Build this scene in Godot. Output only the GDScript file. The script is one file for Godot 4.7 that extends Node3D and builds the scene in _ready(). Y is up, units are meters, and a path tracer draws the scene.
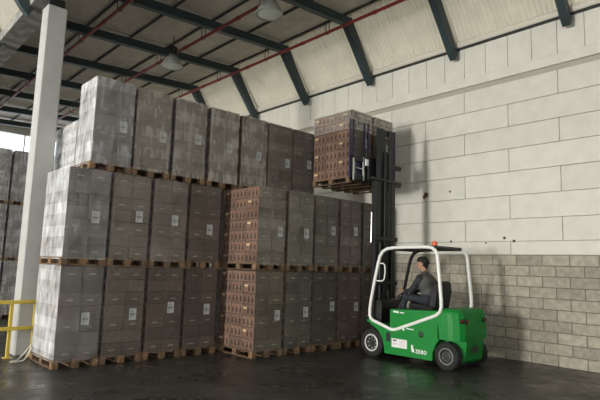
extends Node3D

const XW := 10.57            # inner face of the right wall
const FRAMES := 2.53         # spacing of the roof frames
const F0 := -3.70            # z of a roof frame
var rng := RandomNumberGenerator.new()
var M := {}
var names := {}
var cache := {}

# ------------------------------------------------------------------ naming
func numbered(n: String) -> String:
	if not names.has(n):
		names[n] = 0
		return n
	names[n] += 1
	return "%s_%03d" % [n, names[n]]

func tag(o: Node, label: String, category := "", group := "") -> void:
	o.set_meta("label", label)
	if category != "": o.set_meta("category", category)
	if group != "": o.set_meta("group", group)

func thing(called: String, label: String, category: String, at := Vector3.ZERO, turn := 0.0, group := "") -> Node3D:
	var o := Node3D.new()
	o.name = numbered(called)
	add_child(o)
	o.position = at
	o.rotation.y = turn
	tag(o, label, category, group)
	return o

func structure(called: String, label := "", category := "") -> Node3D:
	var o := Node3D.new()
	o.name = numbered(called)
	add_child(o)
	o.set_meta("kind", "structure")
	if label != "": o.set_meta("label", label)
	if category != "": o.set_meta("category", category)
	return o

func part(called: String, mesh: Mesh, m: Material, parent: Node, at := Vector3.ZERO, rot := Vector3.ZERO) -> MeshInstance3D:
	var o := MeshInstance3D.new()
	o.name = called
	o.mesh = mesh
	o.material_override = m
	o.position = at
	o.rotation = rot
	parent.add_child(o, true)
	return o

# ------------------------------------------------------------------ materials
func mat(c: Color, rough := 0.7, metal := 0.0, spec := 0.5) -> StandardMaterial3D:
	var m := StandardMaterial3D.new()
	m.albedo_color = c
	m.roughness = rough
	m.metallic = metal
	m.metallic_specular = spec
	return m

func noise(seed_: int, freq: float, oct := 4) -> FastNoiseLite:
	var n := FastNoiseLite.new()
	n.seed = seed_
	n.frequency = freq
	n.noise_type = FastNoiseLite.TYPE_SIMPLEX_SMOOTH
	n.fractal_octaves = oct
	return n

func noise_tex(size: int, seed_: int, freq: float, oct: int, a: Color, b: Color, gain := 1.0) -> ImageTexture:
	var src := noise(seed_, freq, oct).get_seamless_image(size, size)
	var im := Image.create(size, size, true, Image.FORMAT_RGBA8)
	for y in size:
		for x in size:
			var v := clampf((src.get_pixel(x, y).r - 0.5) * gain + 0.5, 0.0, 1.0)
			im.set_pixel(x, y, a.lerp(b, v))
	im.generate_mipmaps()
	return ImageTexture.create_from_image(im)

func bump_tex(size: int, seed_: int, freq: float, oct: int, strength: float) -> ImageTexture:
	var src := noise(seed_, freq, oct).get_seamless_image(size, size)
	src.convert(Image.FORMAT_RGBA8)
	src.bump_map_to_normal_map(strength)
	src.generate_mipmaps()
	return ImageTexture.create_from_image(src)

func tri(m: StandardMaterial3D, tex: Texture2D, scale: float, world := true) -> StandardMaterial3D:
	m.albedo_texture = tex
	m.uv1_triplanar = true
	m.uv1_world_triplanar = world
	m.uv1_scale = Vector3.ONE * scale
	return m

func carton_atlas(front: Color, side: Color) -> ImageTexture:
	# four cells of 128: front with a pale strip, side with printed bottles, side with a pale strip and bottles, top
	var n := noise(31, 0.03, 4)
	var im := Image.create(256, 256, true, Image.FORMAT_RGBA8)
	for y in 256:
		for x in 256:
			var cx := x % 128
			var cy := y % 128
			var cell := (x / 128) + 2 * (y / 128)
			var v := 0.92 + 0.22 * n.get_noise_2d(x, y * 1.7)
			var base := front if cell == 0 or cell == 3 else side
			var c := Color(base.r * v, base.g * v, base.b * v)
			var band := cy > 12 and cy < 116
			if cell == 0 and band:
				if cy < 60 and cy > 56: c = c.darkened(0.12)
				if cx > 38 and cx < 84 and cy > 66 and cy < 84:
					c = Color(0.58, 0.555, 0.49) if (cx % 9) < 7 else c
				if cx > 20 and cx < 108 and cy > 92 and cy < 112:
					c = c.darkened(0.10 + 0.05 * sin(cx * 0.4))
			if cell == 1 or cell == 2:
				for s in [0.14, 0.47, 0.80]:
					if cell == 2 and s < 0.3: continue
					var d := absf(cx / 128.0 - s)
					var w := 0.085 if cy > 58 else 0.05
					if d < w and cy > 34 and cy < 108: c = c.darkened(0.52)
				if cy > 108 and cy < 114: c = c.darkened(0.2)
				if cell == 2 and cx > 8 and cx < 46 and cy > 30 and cy < 56:
					c = Color(0.86, 0.78, 0.58) if (cy < 50 or (cx % 11) < 8) else c
			if cx < 2 or cx > 125 or cy < 2 or cy > 125: c = c.darkened(0.25)
			im.set_pixel(x, y, c)
	im.generate_mipmaps()
	return ImageTexture.create_from_image(im)

func film_tex() -> ImageTexture:
	var a := noise(5, 0.016, 3)
	var b := noise(9, 0.04, 2)
	var im := Image.create(256, 256, true, Image.FORMAT_RGBA8)
	for y in 256:
		for x in 256:
			var streak := a.get_noise_2d(x * 0.6, y * 0.6) * 0.8 + b.get_noise_2d(x * 0.7, y * 0.22) * 0.6
			var lap := 0.18 if (y % 64) < 30 else 0.0
			im.set_pixel(x, y, Color(1, 1, 1, clampf(0.52 + 0.52 * streak + lap, 0.06, 1.0)))
	im.generate_mipmaps()
	return ImageTexture.create_from_image(im)

func paper_tex() -> ImageTexture:
	var r := RandomNumberGenerator.new()
	r.seed = 77
	var im := Image.create(64, 96, true, Image.FORMAT_RGBA8)
	im.fill(Color(0.86, 0.87, 0.85))
	for y in range(8, 90, 7):
		im.fill_rect(Rect2i(7, y, r.randi_range(14, 46), 2), Color(0.35, 0.36, 0.38))
	for x in range(8, 56, 3):
		im.fill_rect(Rect2i(x, 40, r.randi_range(1, 2), 18), Color(0.2, 0.2, 0.22))
	im.generate_mipmaps()
	return ImageTexture.create_from_image(im)

func decal_tex() -> ImageTexture:
	var im := Image.create(128, 64, true, Image.FORMAT_RGBA8)
	im.fill(Color(0.87, 0.88, 0.86))
	im.fill_rect(Rect2i(10, 8, 34, 9), Color(0.4, 0.4, 0.42))
	im.fill_rect(Rect2i(16, 6, 18, 16), Color(0.45, 0.44, 0.46))
	for y in range(12, 54, 8):
		im.fill_rect(Rect2i(64, y, 50, 3), Color(0.8, 0.68, 0.7))
	im.fill_rect(Rect2i(10, 34, 40, 5), Color(0.78, 0.6, 0.66))
	im.fill_rect(Rect2i(10, 44, 30, 3), Color(0.7, 0.7, 0.72))
	im.generate_mipmaps()
	return ImageTexture.create_from_image(im)

func make_materials() -> void:
	# floor: dark worn concrete with streaks of rubber and dust
	var fl := mat(Color(1, 1, 1), 0.42, 0.0, 0.5)
	var n1 := noise(3, 0.006, 5)
	var n2 := noise(4, 0.03, 4)
	var n3 := noise(8, 0.012, 3)
	var im := Image.create(1024, 1024, true, Image.FORMAT_RGBA8)
	var ro := Image.create(1024, 1024, true, Image.FORMAT_RGBA8)
	for y in 1024:
		for x in 1024:
			var v := 0.21 + 0.05 * n1.get_noise_2d(x, y) + 0.03 * n2.get_noise_2d(x * 2.0, y * 2.0)
			var st := n3.get_noise_2d(x * 0.35 + y * 0.5, (y - x * 0.35) * 5.0)
			if st > 0.34: v += 0.10 * (st - 0.34) / 0.4
			if st < -0.36: v -= 0.07
			im.set_pixel(x, y, Color(v * 1.02, v, v * 0.93))
			var g := clampf(0.36 + 0.24 * n1.get_noise_2d(x * 1.3 + 400, y * 1.3) + 0.12 * n2.get_noise_2d(x, y), 0.15, 0.9)
			ro.set_pixel(x, y, Color(g, g, g))
	im.generate_mipmaps()
	ro.generate_mipmaps()
	tri(fl, ImageTexture.create_from_image(im), 0.11)
	fl.roughness = 1.0
	fl.roughness_texture = ImageTexture.create_from_image(ro)
	M.floor = fl
	var paint := noise_tex(256, 12, 0.02, 5, Color(0.965, 0.965, 0.96), Color(1, 1, 1), 1.4)
	M.wall_panel = []
	for c in [Color(0.84, 0.835, 0.79), Color(0.85, 0.84, 0.80), Color(0.83, 0.825, 0.785)]:
		M.wall_panel.append(tri(mat(c, 0.75), paint, 0.45))
	M.wall_joint = mat(Color(0.66, 0.64, 0.59), 0.9)
	var blk := noise_tex(256, 21, 0.02, 5, Color(0.88, 0.88, 0.88), Color(1, 1, 1), 1.5)
	var blk_n := bump_tex(256, 22, 0.09, 4, 4.0)
	M.block = []
	for c in [Color(0.66, 0.635, 0.575), Color(0.64, 0.615, 0.56), Color(0.685, 0.66, 0.595), Color(0.615, 0.59, 0.54)]:
		var b := tri(mat(c, 0.92), blk, 1.3)
		b.normal_enabled = true
		b.normal_texture = blk_n
		b.normal_scale = 0.3
		M.block.append(b)
	M.mortar = tri(mat(Color(0.46, 0.44, 0.40), 0.95), blk, 2.0)
	M.steel = mat(Color(0.17, 0.23, 0.24), 0.5, 0.0, 0.5)
	M.purlin = mat(Color(0.27, 0.28, 0.28), 0.6)
	M.steel_dark = mat(Color(0.11, 0.115, 0.12), 0.55)
	var rf := noise_tex(256, 41, 0.02, 4, Color(0.93, 0.93, 0.93), Color(1, 1, 1), 1.4)
	M.roof = []
	for c in [Color(0.84, 0.815, 0.765), Color(0.825, 0.80, 0.75), Color(0.855, 0.83, 0.78)]:
		M.roof.append(tri(mat(c, 0.85), rf, 0.5))
	M.sheet = tri(mat(Color(0.79, 0.765, 0.71), 0.55), rf, 0.35)
	M.sheet.backlight_enabled = true
	M.sheet.backlight = Color(0.62, 0.60, 0.555)
	M.gutter = mat(Color(0.80, 0.78, 0.72), 0.5)
	M.concrete = tri(mat(Color(0.66, 0.655, 0.63), 0.85), noise_tex(256, 51, 0.02, 5, Color(0.78, 0.78, 0.78), Color(1, 1, 1), 2.0), 0.6)
	M.column = tri(mat(Color(0.71, 0.71, 0.695), 0.7), paint, 0.5)
	M.red = mat(Color(0.52, 0.15, 0.17), 0.5)
	M.yellow = mat(Color(0.78, 0.68, 0.26), 0.5)
	M.lamp_shell = mat(Color(0.62, 0.63, 0.60), 0.35, 0.3)
	M.lamp_glass = mat(Color(0.72, 0.74, 0.71), 0.2)
	M.pane = mat(Color(0.9, 0.95, 1.0, 0.08), 0.02)
	M.pane.transparency = BaseMaterial3D.TRANSPARENCY_ALPHA
	M.yard = mat(Color(0.62, 0.6, 0.56), 0.9)
	# cartons
	M.carton = {}
	for k in [["red", Color(0.41, 0.365, 0.31), Color(0.535, 0.40, 0.325)], ["brown", Color(0.375, 0.32, 0.285), Color(0.45, 0.345, 0.285)], ["grey", Color(0.40, 0.355, 0.315), Color(0.56, 0.52, 0.50)], ["olive", Color(0.345, 0.325, 0.28), Color(0.42, 0.36, 0.30)], ["white", Color(0.74, 0.72, 0.70), Color(0.78, 0.76, 0.74)]]:  # fronts greyer and darker than sides: differing print plus painted-in shade
		var l := []
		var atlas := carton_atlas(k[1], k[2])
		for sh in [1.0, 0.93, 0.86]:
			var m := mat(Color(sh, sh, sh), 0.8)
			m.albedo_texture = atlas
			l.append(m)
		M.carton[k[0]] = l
	var film := mat(Color(0.84, 0.815, 0.775), 0.32, 0.0, 0.5)
	film.albedo_texture = film_tex()
	film.transparency = BaseMaterial3D.TRANSPARENCY_ALPHA
	film.vertex_color_use_as_albedo = true
	film.cull_mode = BaseMaterial3D.CULL_DISABLED
	M.film = film
	var cool := film.duplicate() as StandardMaterial3D
	cool.albedo_color = Color(0.89, 0.895, 0.90)
	M.film_lit = cool  # whiter copy of the film: strong light on left-lit loads painted in
	M.paper = mat(Color(0.84, 0.84, 0.84), 0.8)
	M.paper.albedo_texture = paper_tex()
	var wood_t := noise_tex(256, 61, 0.03, 4, Color(0.75, 0.72, 0.68), Color(1, 1, 1), 1.8)
	M.wood = []
	for c in [Color(0.52, 0.42, 0.32), Color(0.47, 0.385, 0.30), Color(0.56, 0.45, 0.34)]:
		M.wood.append(tri(mat(c, 0.85), wood_t, 2.0))
	# forklift
	M.green = mat(Color(0.035, 0.48, 0.18), 0.5, 0.0, 0.4)
	M.white = mat(Color(0.90, 0.90, 0.88), 0.35)
	M.black = mat(Color(0.085, 0.085, 0.09), 0.5)
	M.vinyl = mat(Color(0.07, 0.07, 0.08), 0.55)
	M.rubber = mat(Color(0.12, 0.118, 0.115), 0.85)
	M.rim = mat(Color(0.78, 0.78, 0.76), 0.4, 0.2)
	M.rim_dull = mat(Color(0.40, 0.40, 0.39), 0.5)
	M.hub = mat(Color(0.16, 0.16, 0.16), 0.5)
	M.mast = mat(Color(0.085, 0.095, 0.105), 0.45, 0.2)
	M.blue_steel = mat(Color(0.16, 0.17, 0.30), 0.4, 0.2)
	M.chrome = mat(Color(0.80, 0.81, 0.82), 0.2, 0.9)
	M.amber = mat(Color(0.85, 0.34, 0.10), 0.3)
	M.tail_red = mat(Color(0.42, 0.05, 0.06), 0.25)
	M.decal = mat(Color(1, 1, 1), 0.5)
	M.decal.albedo_texture = decal_tex()
	M.vent = mat(Color(0.14, 0.22, 0.13), 0.6)
	M.rust = mat(Color(0.36, 0.26, 0.21), 0.9)

# ------------------------------------------------------------------ mesh tools
func quad(st: SurfaceTool, a: Vector3, b: Vector3, c: Vector3, d: Vector3, out: Vector3, uv := []) -> void:
	var p := [a, b, c, d]
	var t := uv if uv.size() == 4 else [Vector2(0, 0), Vector2(1, 0), Vector2(1, 1), Vector2(0, 1)]
	var order := [0, 1, 2, 0, 2, 3]
	if (a - c).cross(a - b).dot(out) < 0.0: order = [0, 2, 1, 0, 3, 2]
	for i in order:
		st.set_uv(t[i])
		st.add_vertex(p[i])

func tri3(st: SurfaceTool, a: Vector3, b: Vector3, c: Vector3, out: Vector3) -> void:
	st.set_uv(Vector2.ZERO)
	st.add_vertex(a)
	if (a - c).cross(a - b).dot(out) < 0.0:
		st.add_vertex(c)
		st.add_vertex(b)
	else:
		st.add_vertex(b)
		st.add_vertex(c)

func begin() -> SurfaceTool:
	var st := SurfaceTool.new()
	st.begin(Mesh.PRIMITIVE_TRIANGLES)
	st.set_smooth_group(-1)
	return st

func done(st: SurfaceTool) -> ArrayMesh:
	st.generate_normals()
	return st.commit()

# chamfered box centred on c; cells gives for the faces across x, y, z the atlas cell (-1: whole square)
func add_box(st: SurfaceTool, c: Vector3, s: Vector3, ch := 0.004, cells := [-1, -1, -1]) -> void:
	var h := s * 0.5
	ch = minf(ch, minf(h.x, minf(h.y, h.z)) * 0.9)
	for ax in 3:
		var u := (ax + 1) % 3
		var v := (ax + 2) % 3
		# u runs across, v up, where one can
		if ax == 2: u = 0; v = 1
		if ax == 0: u = 2; v = 1
		if ax == 1: u = 0; v = 2
		for sg in [-1.0, 1.0]:
			var pts := []
			for q in [[-1, 1], [1, 1], [1, -1], [-1, -1]]:
				var p := Vector3.ZERO
				p[ax] = h[ax] * sg
				p[u] = (h[u] - ch) * q[0]
				p[v] = (h[v] - ch) * q[1]
				pts.append(p + c)
			var out := Vector3.ZERO
			out[ax] = sg
			var uv := []
			if cells[ax] >= 0:
				var o := Vector2(cells[ax] % 2, cells[ax] / 2) * 0.5
				uv = [o, o + Vector2(0.5, 0), o + Vector2(0.5, 0.5), o + Vector2(0, 0.5)]
			quad(st, pts[0], pts[1], pts[2], pts[3], out, uv)
	var z := [Vector2(0.02, 0.02), Vector2(0.02, 0.02), Vector2(0.02, 0.02), Vector2(0.02, 0.02)]
	for ax in 3:   # bevels along axis ax
		var u := (ax + 1) % 3
		var v := (ax + 2) % 3
		for su in [-1.0, 1.0]:
			for sv in [-1.0, 1.0]:
				var a := Vector3.ZERO
				var b := Vector3.ZERO
				a[u] = h[u] * su
				a[v] = (h[v] - ch) * sv
				b[u] = (h[u] - ch) * su
				b[v] = h[v] * sv
				var e := Vector3.ZERO
				e[ax] = h[ax] - ch
				var out := Vector3.ZERO
				out[u] = su
				out[v] = sv
				quad(st, c + a - e, c + a + e, c + b + e, c + b - e, out, z)
	for sx in [-1.0, 1.0]:
		for sy in [-1.0, 1.0]:
			for sz in [-1.0, 1.0]:
				var sgn := Vector3(sx, sy, sz)
				var i := h - Vector3.ONE * ch
				tri3(st, c + sgn * Vector3(h.x, i.y, i.z), c + sgn * Vector3(i.x, h.y, i.z), c + sgn * Vector3(i.x, i.y, h.z), sgn)

func box(s: Vector3, ch := 0.004, cells := [-1, -1, -1]) -> ArrayMesh:
	var key := "%s %s %s" % [s, ch, cells]
	if not cache.has(key):
		var st := begin()
		add_box(st, Vector3.ZERO, s, ch, cells)
		cache[key] = done(st)
	return cache[key]

func plain_box(s: Vector3) -> BoxMesh:
	var b := BoxMesh.new()
	b.size = s
	return b

# prism of a polygon in the plane (z, y), across x from x0 to x1, with bevelled rims
func prism_x(poly: PackedVector2Array, x0: float, x1: float, bevel := 0.0) -> ArrayMesh:
	var st := begin()
	if Geometry2D.is_polygon_clockwise(poly): poly.reverse()
	var inner := poly
	if bevel > 0.0:
		var r := Geometry2D.offset_polygon(poly, -bevel)
		if r.size() == 1 and r[0].size() == poly.size(): inner = r[0]
	# match the start of the offset outline with the outline
	if inner != poly:
		var best := 0
		for k in inner.size():
			if inner[k].distance_to(poly[0]) < inner[best].distance_to(poly[0]): best = k
		var q := PackedVector2Array()
		for k in inner.size(): q.append(inner[(best + k) % inner.size()])
		inner = q
	var bv := bevel if inner != poly else 0.0
	var idx := Geometry2D.triangulate_polygon(inner)
	for side in [[x0, -1.0], [x1, 1.0]]:
		for k in range(0, idx.size(), 3):
			tri3(st, Vector3(side[0], inner[idx[k]].y, inner[idx[k]].x), Vector3(side[0], inner[idx[k + 1]].y, inner[idx[k + 1]].x), Vector3(side[0], inner[idx[k + 2]].y, inner[idx[k + 2]].x), Vector3(side[1], 0, 0))
	var n := poly.size()
	for k in n:
		var a := poly[k]
		var b := poly[(k + 1) % n]
		var nd := (b - a).orthogonal() * -1.0   # outward for a counter-clockwise outline
		var test := (a + b) * 0.5 + nd.normalized() * 0.0005
		if Geometry2D.is_point_in_polygon(test, poly): nd = -nd
		var out := Vector3(0, nd.y, nd.x)
		quad(st, Vector3(x0 + bv, a.y, a.x), Vector3(x1 - bv, a.y, a.x), Vector3(x1 - bv, b.y, b.x), Vector3(x0 + bv, b.y, b.x), out)
		if bv > 0.0:
			var ia := inner[k]
			var ib := inner[(k + 1) % n]
			quad(st, Vector3(x0 + bv, a.y, a.x), Vector3(x0 + bv, b.y, b.x), Vector3(x0, ib.y, ib.x), Vector3(x0, ia.y, ia.x), out + Vector3(-0.001, 0, 0))
			quad(st, Vector3(x1 - bv, a.y, a.x), Vector3(x1 - bv, b.y, b.x), Vector3(x1, ib.y, ib.x), Vector3(x1, ia.y, ia.x), out + Vector3(0.001, 0, 0))
	return done(st)

# prism of a polygon in the plane (x, y), across z
func prism_z(poly: PackedVector2Array, z0: float, z1: float) -> ArrayMesh:
	var st := begin()
	var idx := Geometry2D.triangulate_polygon(poly)
	for side in [[z0, -1.0], [z1, 1.0]]:
		for k in range(0, idx.size(), 3):
			tri3(st, Vector3(poly[idx[k]].x, poly[idx[k]].y, side[0]), Vector3(poly[idx[k + 1]].x, poly[idx[k + 1]].y, side[0]), Vector3(poly[idx[k + 2]].x, poly[idx[k + 2]].y, side[0]), Vector3(0, 0, side[1]))
	for k in poly.size():
		var a := poly[k]
		var b := poly[(k + 1) % poly.size()]
		var nd := (b - a).orthogonal()
		if Geometry2D.is_point_in_polygon((a + b) * 0.5 + nd.normalized() * 0.0005, poly): nd = -nd
		quad(st, Vector3(a.x, a.y, z0), Vector3(a.x, a.y, z1), Vector3(b.x, b.y, z1), Vector3(b.x, b.y, z0), Vector3(nd.x, nd.y, 0))
	return done(st)

# rings of equal count, joined; capped at both ends
func loft(rings: Array, smooth := false) -> ArrayMesh:
	var st := SurfaceTool.new()
	st.begin(Mesh.PRIMITIVE_TRIANGLES)
	st.set_smooth_group(0 if smooth else -1)
	var mid := Vector3.ZERO
	for r in rings:
		for p in r: mid += p / float(rings.size() * r.size())
	var n: int = rings[0].size()
	for i in rings.size() - 1:
		var c0 := Vector3.ZERO
		for p in rings[i]: c0 += p / float(n)
		for p in rings[i + 1]: c0 += p / float(n)
		c0 *= 0.5
		for k in n:
			var a: Vector3 = rings[i][k]
			var b: Vector3 = rings[i][(k + 1) % n]
			var c: Vector3 = rings[i + 1][(k + 1) % n]
			var d: Vector3 = rings[i + 1][k]
			quad(st, a, b, c, d, (a + b + c + d) * 0.25 - c0)
	for e in [0, rings.size() - 1]:
		var c := Vector3.ZERO
		for p in rings[e]: c += p / float(n)
		for k in n: tri3(st, rings[e][k], rings[e][(k + 1) % n], c, c - mid)
	st.generate_normals()
	return st.commit()

func tube(points: Array, r: float, sides := 8, closed := false) -> ArrayMesh:
	var st := SurfaceTool.new()
	st.begin(Mesh.PRIMITIVE_TRIANGLES)
	st.set_smooth_group(0)
	var n := points.size()
	var rings := []
	var up := Vector3.UP
	for i in n:
		var t: Vector3
		if closed: t = points[(i + 1) % n] - points[(i - 1 + n) % n]
		else: t = points[mini(i + 1, n - 1)] - points[maxi(i - 1, 0)]
		t = t.normalized()
		var x := t.cross(up)
		if x.length() < 0.05: x = t.cross(Vector3.RIGHT)
		x = x.normalized()
		if rings.size() > 0 and i > 0:
			var px: Vector3 = rings[i - 1][1]
			x = (px - t * px.dot(t)).normalized()
		var y := t.cross(x)
		var ring := []
		for k in sides:
			var a := TAU * k / sides
			ring.append(points[i] + (x * cos(a) + y * sin(a)) * r)
		rings.append([ring, x])
	var last := n if closed else n - 1
	for i in last:
		var j := (i + 1) % n
		for k in sides:
			var k2 := (k + 1) % sides
			var a: Vector3 = rings[i][0][k]
			var b: Vector3 = rings[i][0][k2]
			quad(st, a, b, rings[j][0][k2], rings[j][0][k], (a + b) * 0.5 - points[i])
	if not closed:
		st.set_smooth_group(-1)
		for e in [0, n - 1]:
			var out: Vector3 = points[0] - points[1] if e == 0 else points[n - 1] - points[n - 2]
			for k in sides: tri3(st, rings[e][0][k], rings[e][0][(k + 1) % sides], points[e], out)
	st.generate_normals()
	return st.commit()

# profile of (radius, height), turned about y; axis "x" lays it along x
func lathe(profile: Array, seg := 24, along := "y") -> ArrayMesh:
	var st := SurfaceTool.new()
	st.begin(Mesh.PRIMITIVE_TRIANGLES)
	var f := func(p: Vector2, a: float) -> Vector3:
		var v := Vector3(p.x * cos(a), p.y, p.x * sin(a))
		return Vector3(v.y, v.z, v.x) if along == "x" else v
	for i in profile.size() - 1:
		var p: Vector2 = profile[i]
		var q: Vector2 = profile[i + 1]
		var nd := Vector2(q.y - p.y, p.x - q.x)
		st.set_smooth_group(i + 1)
		for k in seg:
			var a0 := TAU * k / seg
			var a1 := TAU * (k + 1) / seg
			var m := (a0 + a1) * 0.5
			var out3 := Vector3(nd.x * cos(m), nd.y, nd.x * sin(m))
			if along == "x": out3 = Vector3(out3.y, out3.z, out3.x)
			if p.x < 1e-5: tri3(st, f.call(p, a0), f.call(q, a0), f.call(q, a1), out3)
			elif q.x < 1e-5: tri3(st, f.call(p, a0), f.call(q, a0), f.call(p, a1), out3)
			else: quad(st, f.call(p, a0), f.call(p, a1), f.call(q, a1), f.call(q, a0), out3)
	st.generate_normals()
	return st.commit()

# ------------------------------------------------------------------ body surface (distance field, surface nets)
# bones: [a, b, ra, rb, colour]; the field is a smooth union of tapered capsules
func add_field(st: SurfaceTool, bones: Array, cell: float, k: float) -> void:
	var lo := Vector3.INF
	var hi := -Vector3.INF
	for b in bones:
		var r := maxf(b[2], b[3]) + k + 2.0 * cell
		lo = lo.min(b[0] - Vector3.ONE * r).min(b[1] - Vector3.ONE * r)
		hi = hi.max(b[0] + Vector3.ONE * r).max(b[1] + Vector3.ONE * r)
	var nx := int((hi.x - lo.x) / cell) + 2
	var ny := int((hi.y - lo.y) / cell) + 2
	var nz := int((hi.z - lo.z) / cell) + 2
	var field := PackedFloat32Array()
	field.resize(nx * ny * nz)
	field.fill(1.0)
	var near := PackedFloat32Array()
	near.resize(nx * ny * nz)
	near.fill(1.0)
	var who := PackedInt32Array()
	who.resize(nx * ny * nz)
	for bi in bones.size():
		var b = bones[bi]
		var a0: Vector3 = b[0]
		var ab: Vector3 = b[1] - a0
		var len2 := maxf(ab.length_squared(), 1e-9)
		var ra: float = b[2]
		var rb: float = b[3]
		var r := maxf(ra, rb) + k + 2.0 * cell
		var bl: Vector3 = a0.min(b[1]) - Vector3.ONE * r - lo
		var bh: Vector3 = a0.max(b[1]) + Vector3.ONE * r - lo
		for z in range(maxi(0, int(bl.z / cell)), mini(nz - 1, int(bh.z / cell) + 1) + 1):
			for y in range(maxi(0, int(bl.y / cell)), mini(ny - 1, int(bh.y / cell) + 1) + 1):
				for x in range(maxi(0, int(bl.x / cell)), mini(nx - 1, int(bh.x / cell) + 1) + 1):
					var p := lo + Vector3(x, y, z) * cell
					var t := clampf((p - a0).dot(ab) / len2, 0.0, 1.0)
					var d := p.distance_to(a0 + ab * t) - lerpf(ra, rb, t)
					var i := x + nx * (y + ny * z)
					if d < near[i]:
						near[i] = d
						who[i] = bi
					var f := field[i]
					var h := clampf(0.5 + 0.5 * (f - d) / k, 0.0, 1.0)
					field[i] = lerpf(f, d, h) - k * h * (1.0 - h)
	var at := {}
	var steps := [1, nx, nx * ny]
	for z in nz - 1:
		for y in ny - 1:
			for x in nx - 1:
				var i := x + nx * (y + ny * z)
				var s0 := field[i] < 0.0
				var same := true
				for c in range(1, 8):
					if (field[i + (c & 1) * steps[0] + ((c >> 1) & 1) * steps[1] + ((c >> 2) & 1) * steps[2]] < 0.0) != s0:
						same = false
						break
				if same: continue
				var sum := Vector3.ZERO
				var cnt := 0
				for c in 8:
					for ax in 3:
						if (c >> ax) & 1: continue
						var c2 := c | (1 << ax)
						var v0 := field[i + (c & 1) * steps[0] + ((c >> 1) & 1) * steps[1] + ((c >> 2) & 1) * steps[2]]
						var v1 := field[i + (c2 & 1) * steps[0] + ((c2 >> 1) & 1) * steps[1] + ((c2 >> 2) & 1) * steps[2]]
						if (v0 < 0.0) == (v1 < 0.0): continue
						var p0 := Vector3(c & 1, (c >> 1) & 1, (c >> 2) & 1)
						var p1 := Vector3(c2 & 1, (c2 >> 1) & 1, (c2 >> 2) & 1)
						sum += p0.lerp(p1, v0 / (v0 - v1))
						cnt += 1
				at[i] = lo + (Vector3(x, y, z) + sum / cnt) * cell
	st.set_smooth_group(0)
	for i in at:
		var x: int = i % nx
		var y: int = (i / nx) % ny
		var z: int = i / (nx * ny)
		var pos := [x, y, z]
		for ax in 3:
			var u := (ax + 1) % 3
			var v := (ax + 2) % 3
			if pos[u] == 0 or pos[v] == 0: continue
			var f0 := field[i]
			var f1 := field[i + steps[ax]]
			if (f0 < 0.0) == (f1 < 0.0): continue
			var q := [i, i - steps[u], i - steps[u] - steps[v], i - steps[v]]
			var ok := true
			for w in q:
				if not at.has(w): ok = false
			if not ok: continue
			var out := Vector3.ZERO
			out[ax] = 1.0 if f0 < 0.0 else -1.0
			var order := [0, 1, 2, 0, 2, 3]
			var A: Vector3 = at[q[0]]
			if (A - at[q[2]]).cross(A - at[q[1]]).dot(out) < 0.0: order = [0, 2, 1, 0, 3, 2]
			for w in order:
				st.set_color(bones[who[q[w]]][4])
				st.add_vertex(at[q[w]])

# ------------------------------------------------------------------ pallet loads
const CW := 0.350     # carton across the front
const CH := 0.2145    # carton height
const CD := 0.386     # carton along the side
const TIER := 1.655
var protos := {}

func film_mesh(w: float, h: float, d: float, af: float, al: float, key: int) -> ArrayMesh:
	# stretch film round a load: four sides and the top, slightly rumpled
	var n := noise(100 + key, 1.6, 3)
	var st := SurfaceTool.new()
	st.begin(Mesh.PRIMITIVE_TRIANGLES)
	st.set_smooth_group(0)
	var sides := [
		[Vector3(-w / 2, 0, 0.002), Vector3(w, 0, 0), Vector3(0, 0, 1), af],
		[Vector3(-w / 2 - 0.002, 0, -d), Vector3(0, 0, d), Vector3(-1, 0, 0), al],
		[Vector3(w / 2 + 0.002, 0, -d), Vector3(0, 0, d), Vector3(1, 0, 0), 0.06],
		[Vector3(-w / 2, 0, -d - 0.002), Vector3(w, 0, 0), Vector3(0, 0, -1), af]]
	for sd in sides:
		var gu := 10
		var gv := 16
		var grid := []
		for j in gv + 1:
			var row := []
			for i in gu + 1:
				var p: Vector3 = sd[0] + sd[1] * (float(i) / gu) + Vector3(0, h * j / gv, 0)
				var edge: float = 0.0 if i == 0 or i == gu else 1.0
				var amp: float = 0.008
				if j == 0: amp = 0.012
				p += sd[2] * (0.004 + amp * edge * (0.6 + n.get_noise_3d(p.x * 2.0 + key, p.y * 3.0, p.z * 2.0)))
				row.append(p)
			grid.append(row)
		st.set_color(Color(1, 1, 1, sd[3]))
		for j in gv:
			for i in gu:
				var uv := [Vector2(float(i) / gu, 1.0 - float(j) / gv), Vector2(float(i + 1) / gu, 1.0 - float(j) / gv), Vector2(float(i + 1) / gu, 1.0 - float(j + 1) / gv), Vector2(float(i) / gu, 1.0 - float(j + 1) / gv)]
				for q in 4: uv[q] = uv[q] * Vector2(0.8, 1.0) + Vector2(0.37 * key, 0.29 * key)
				quad(st, grid[j][i], grid[j][i + 1], grid[j + 1][i + 1], grid[j + 1][i], sd[2], uv)
	st.generate_normals()
	return st.commit()

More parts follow.
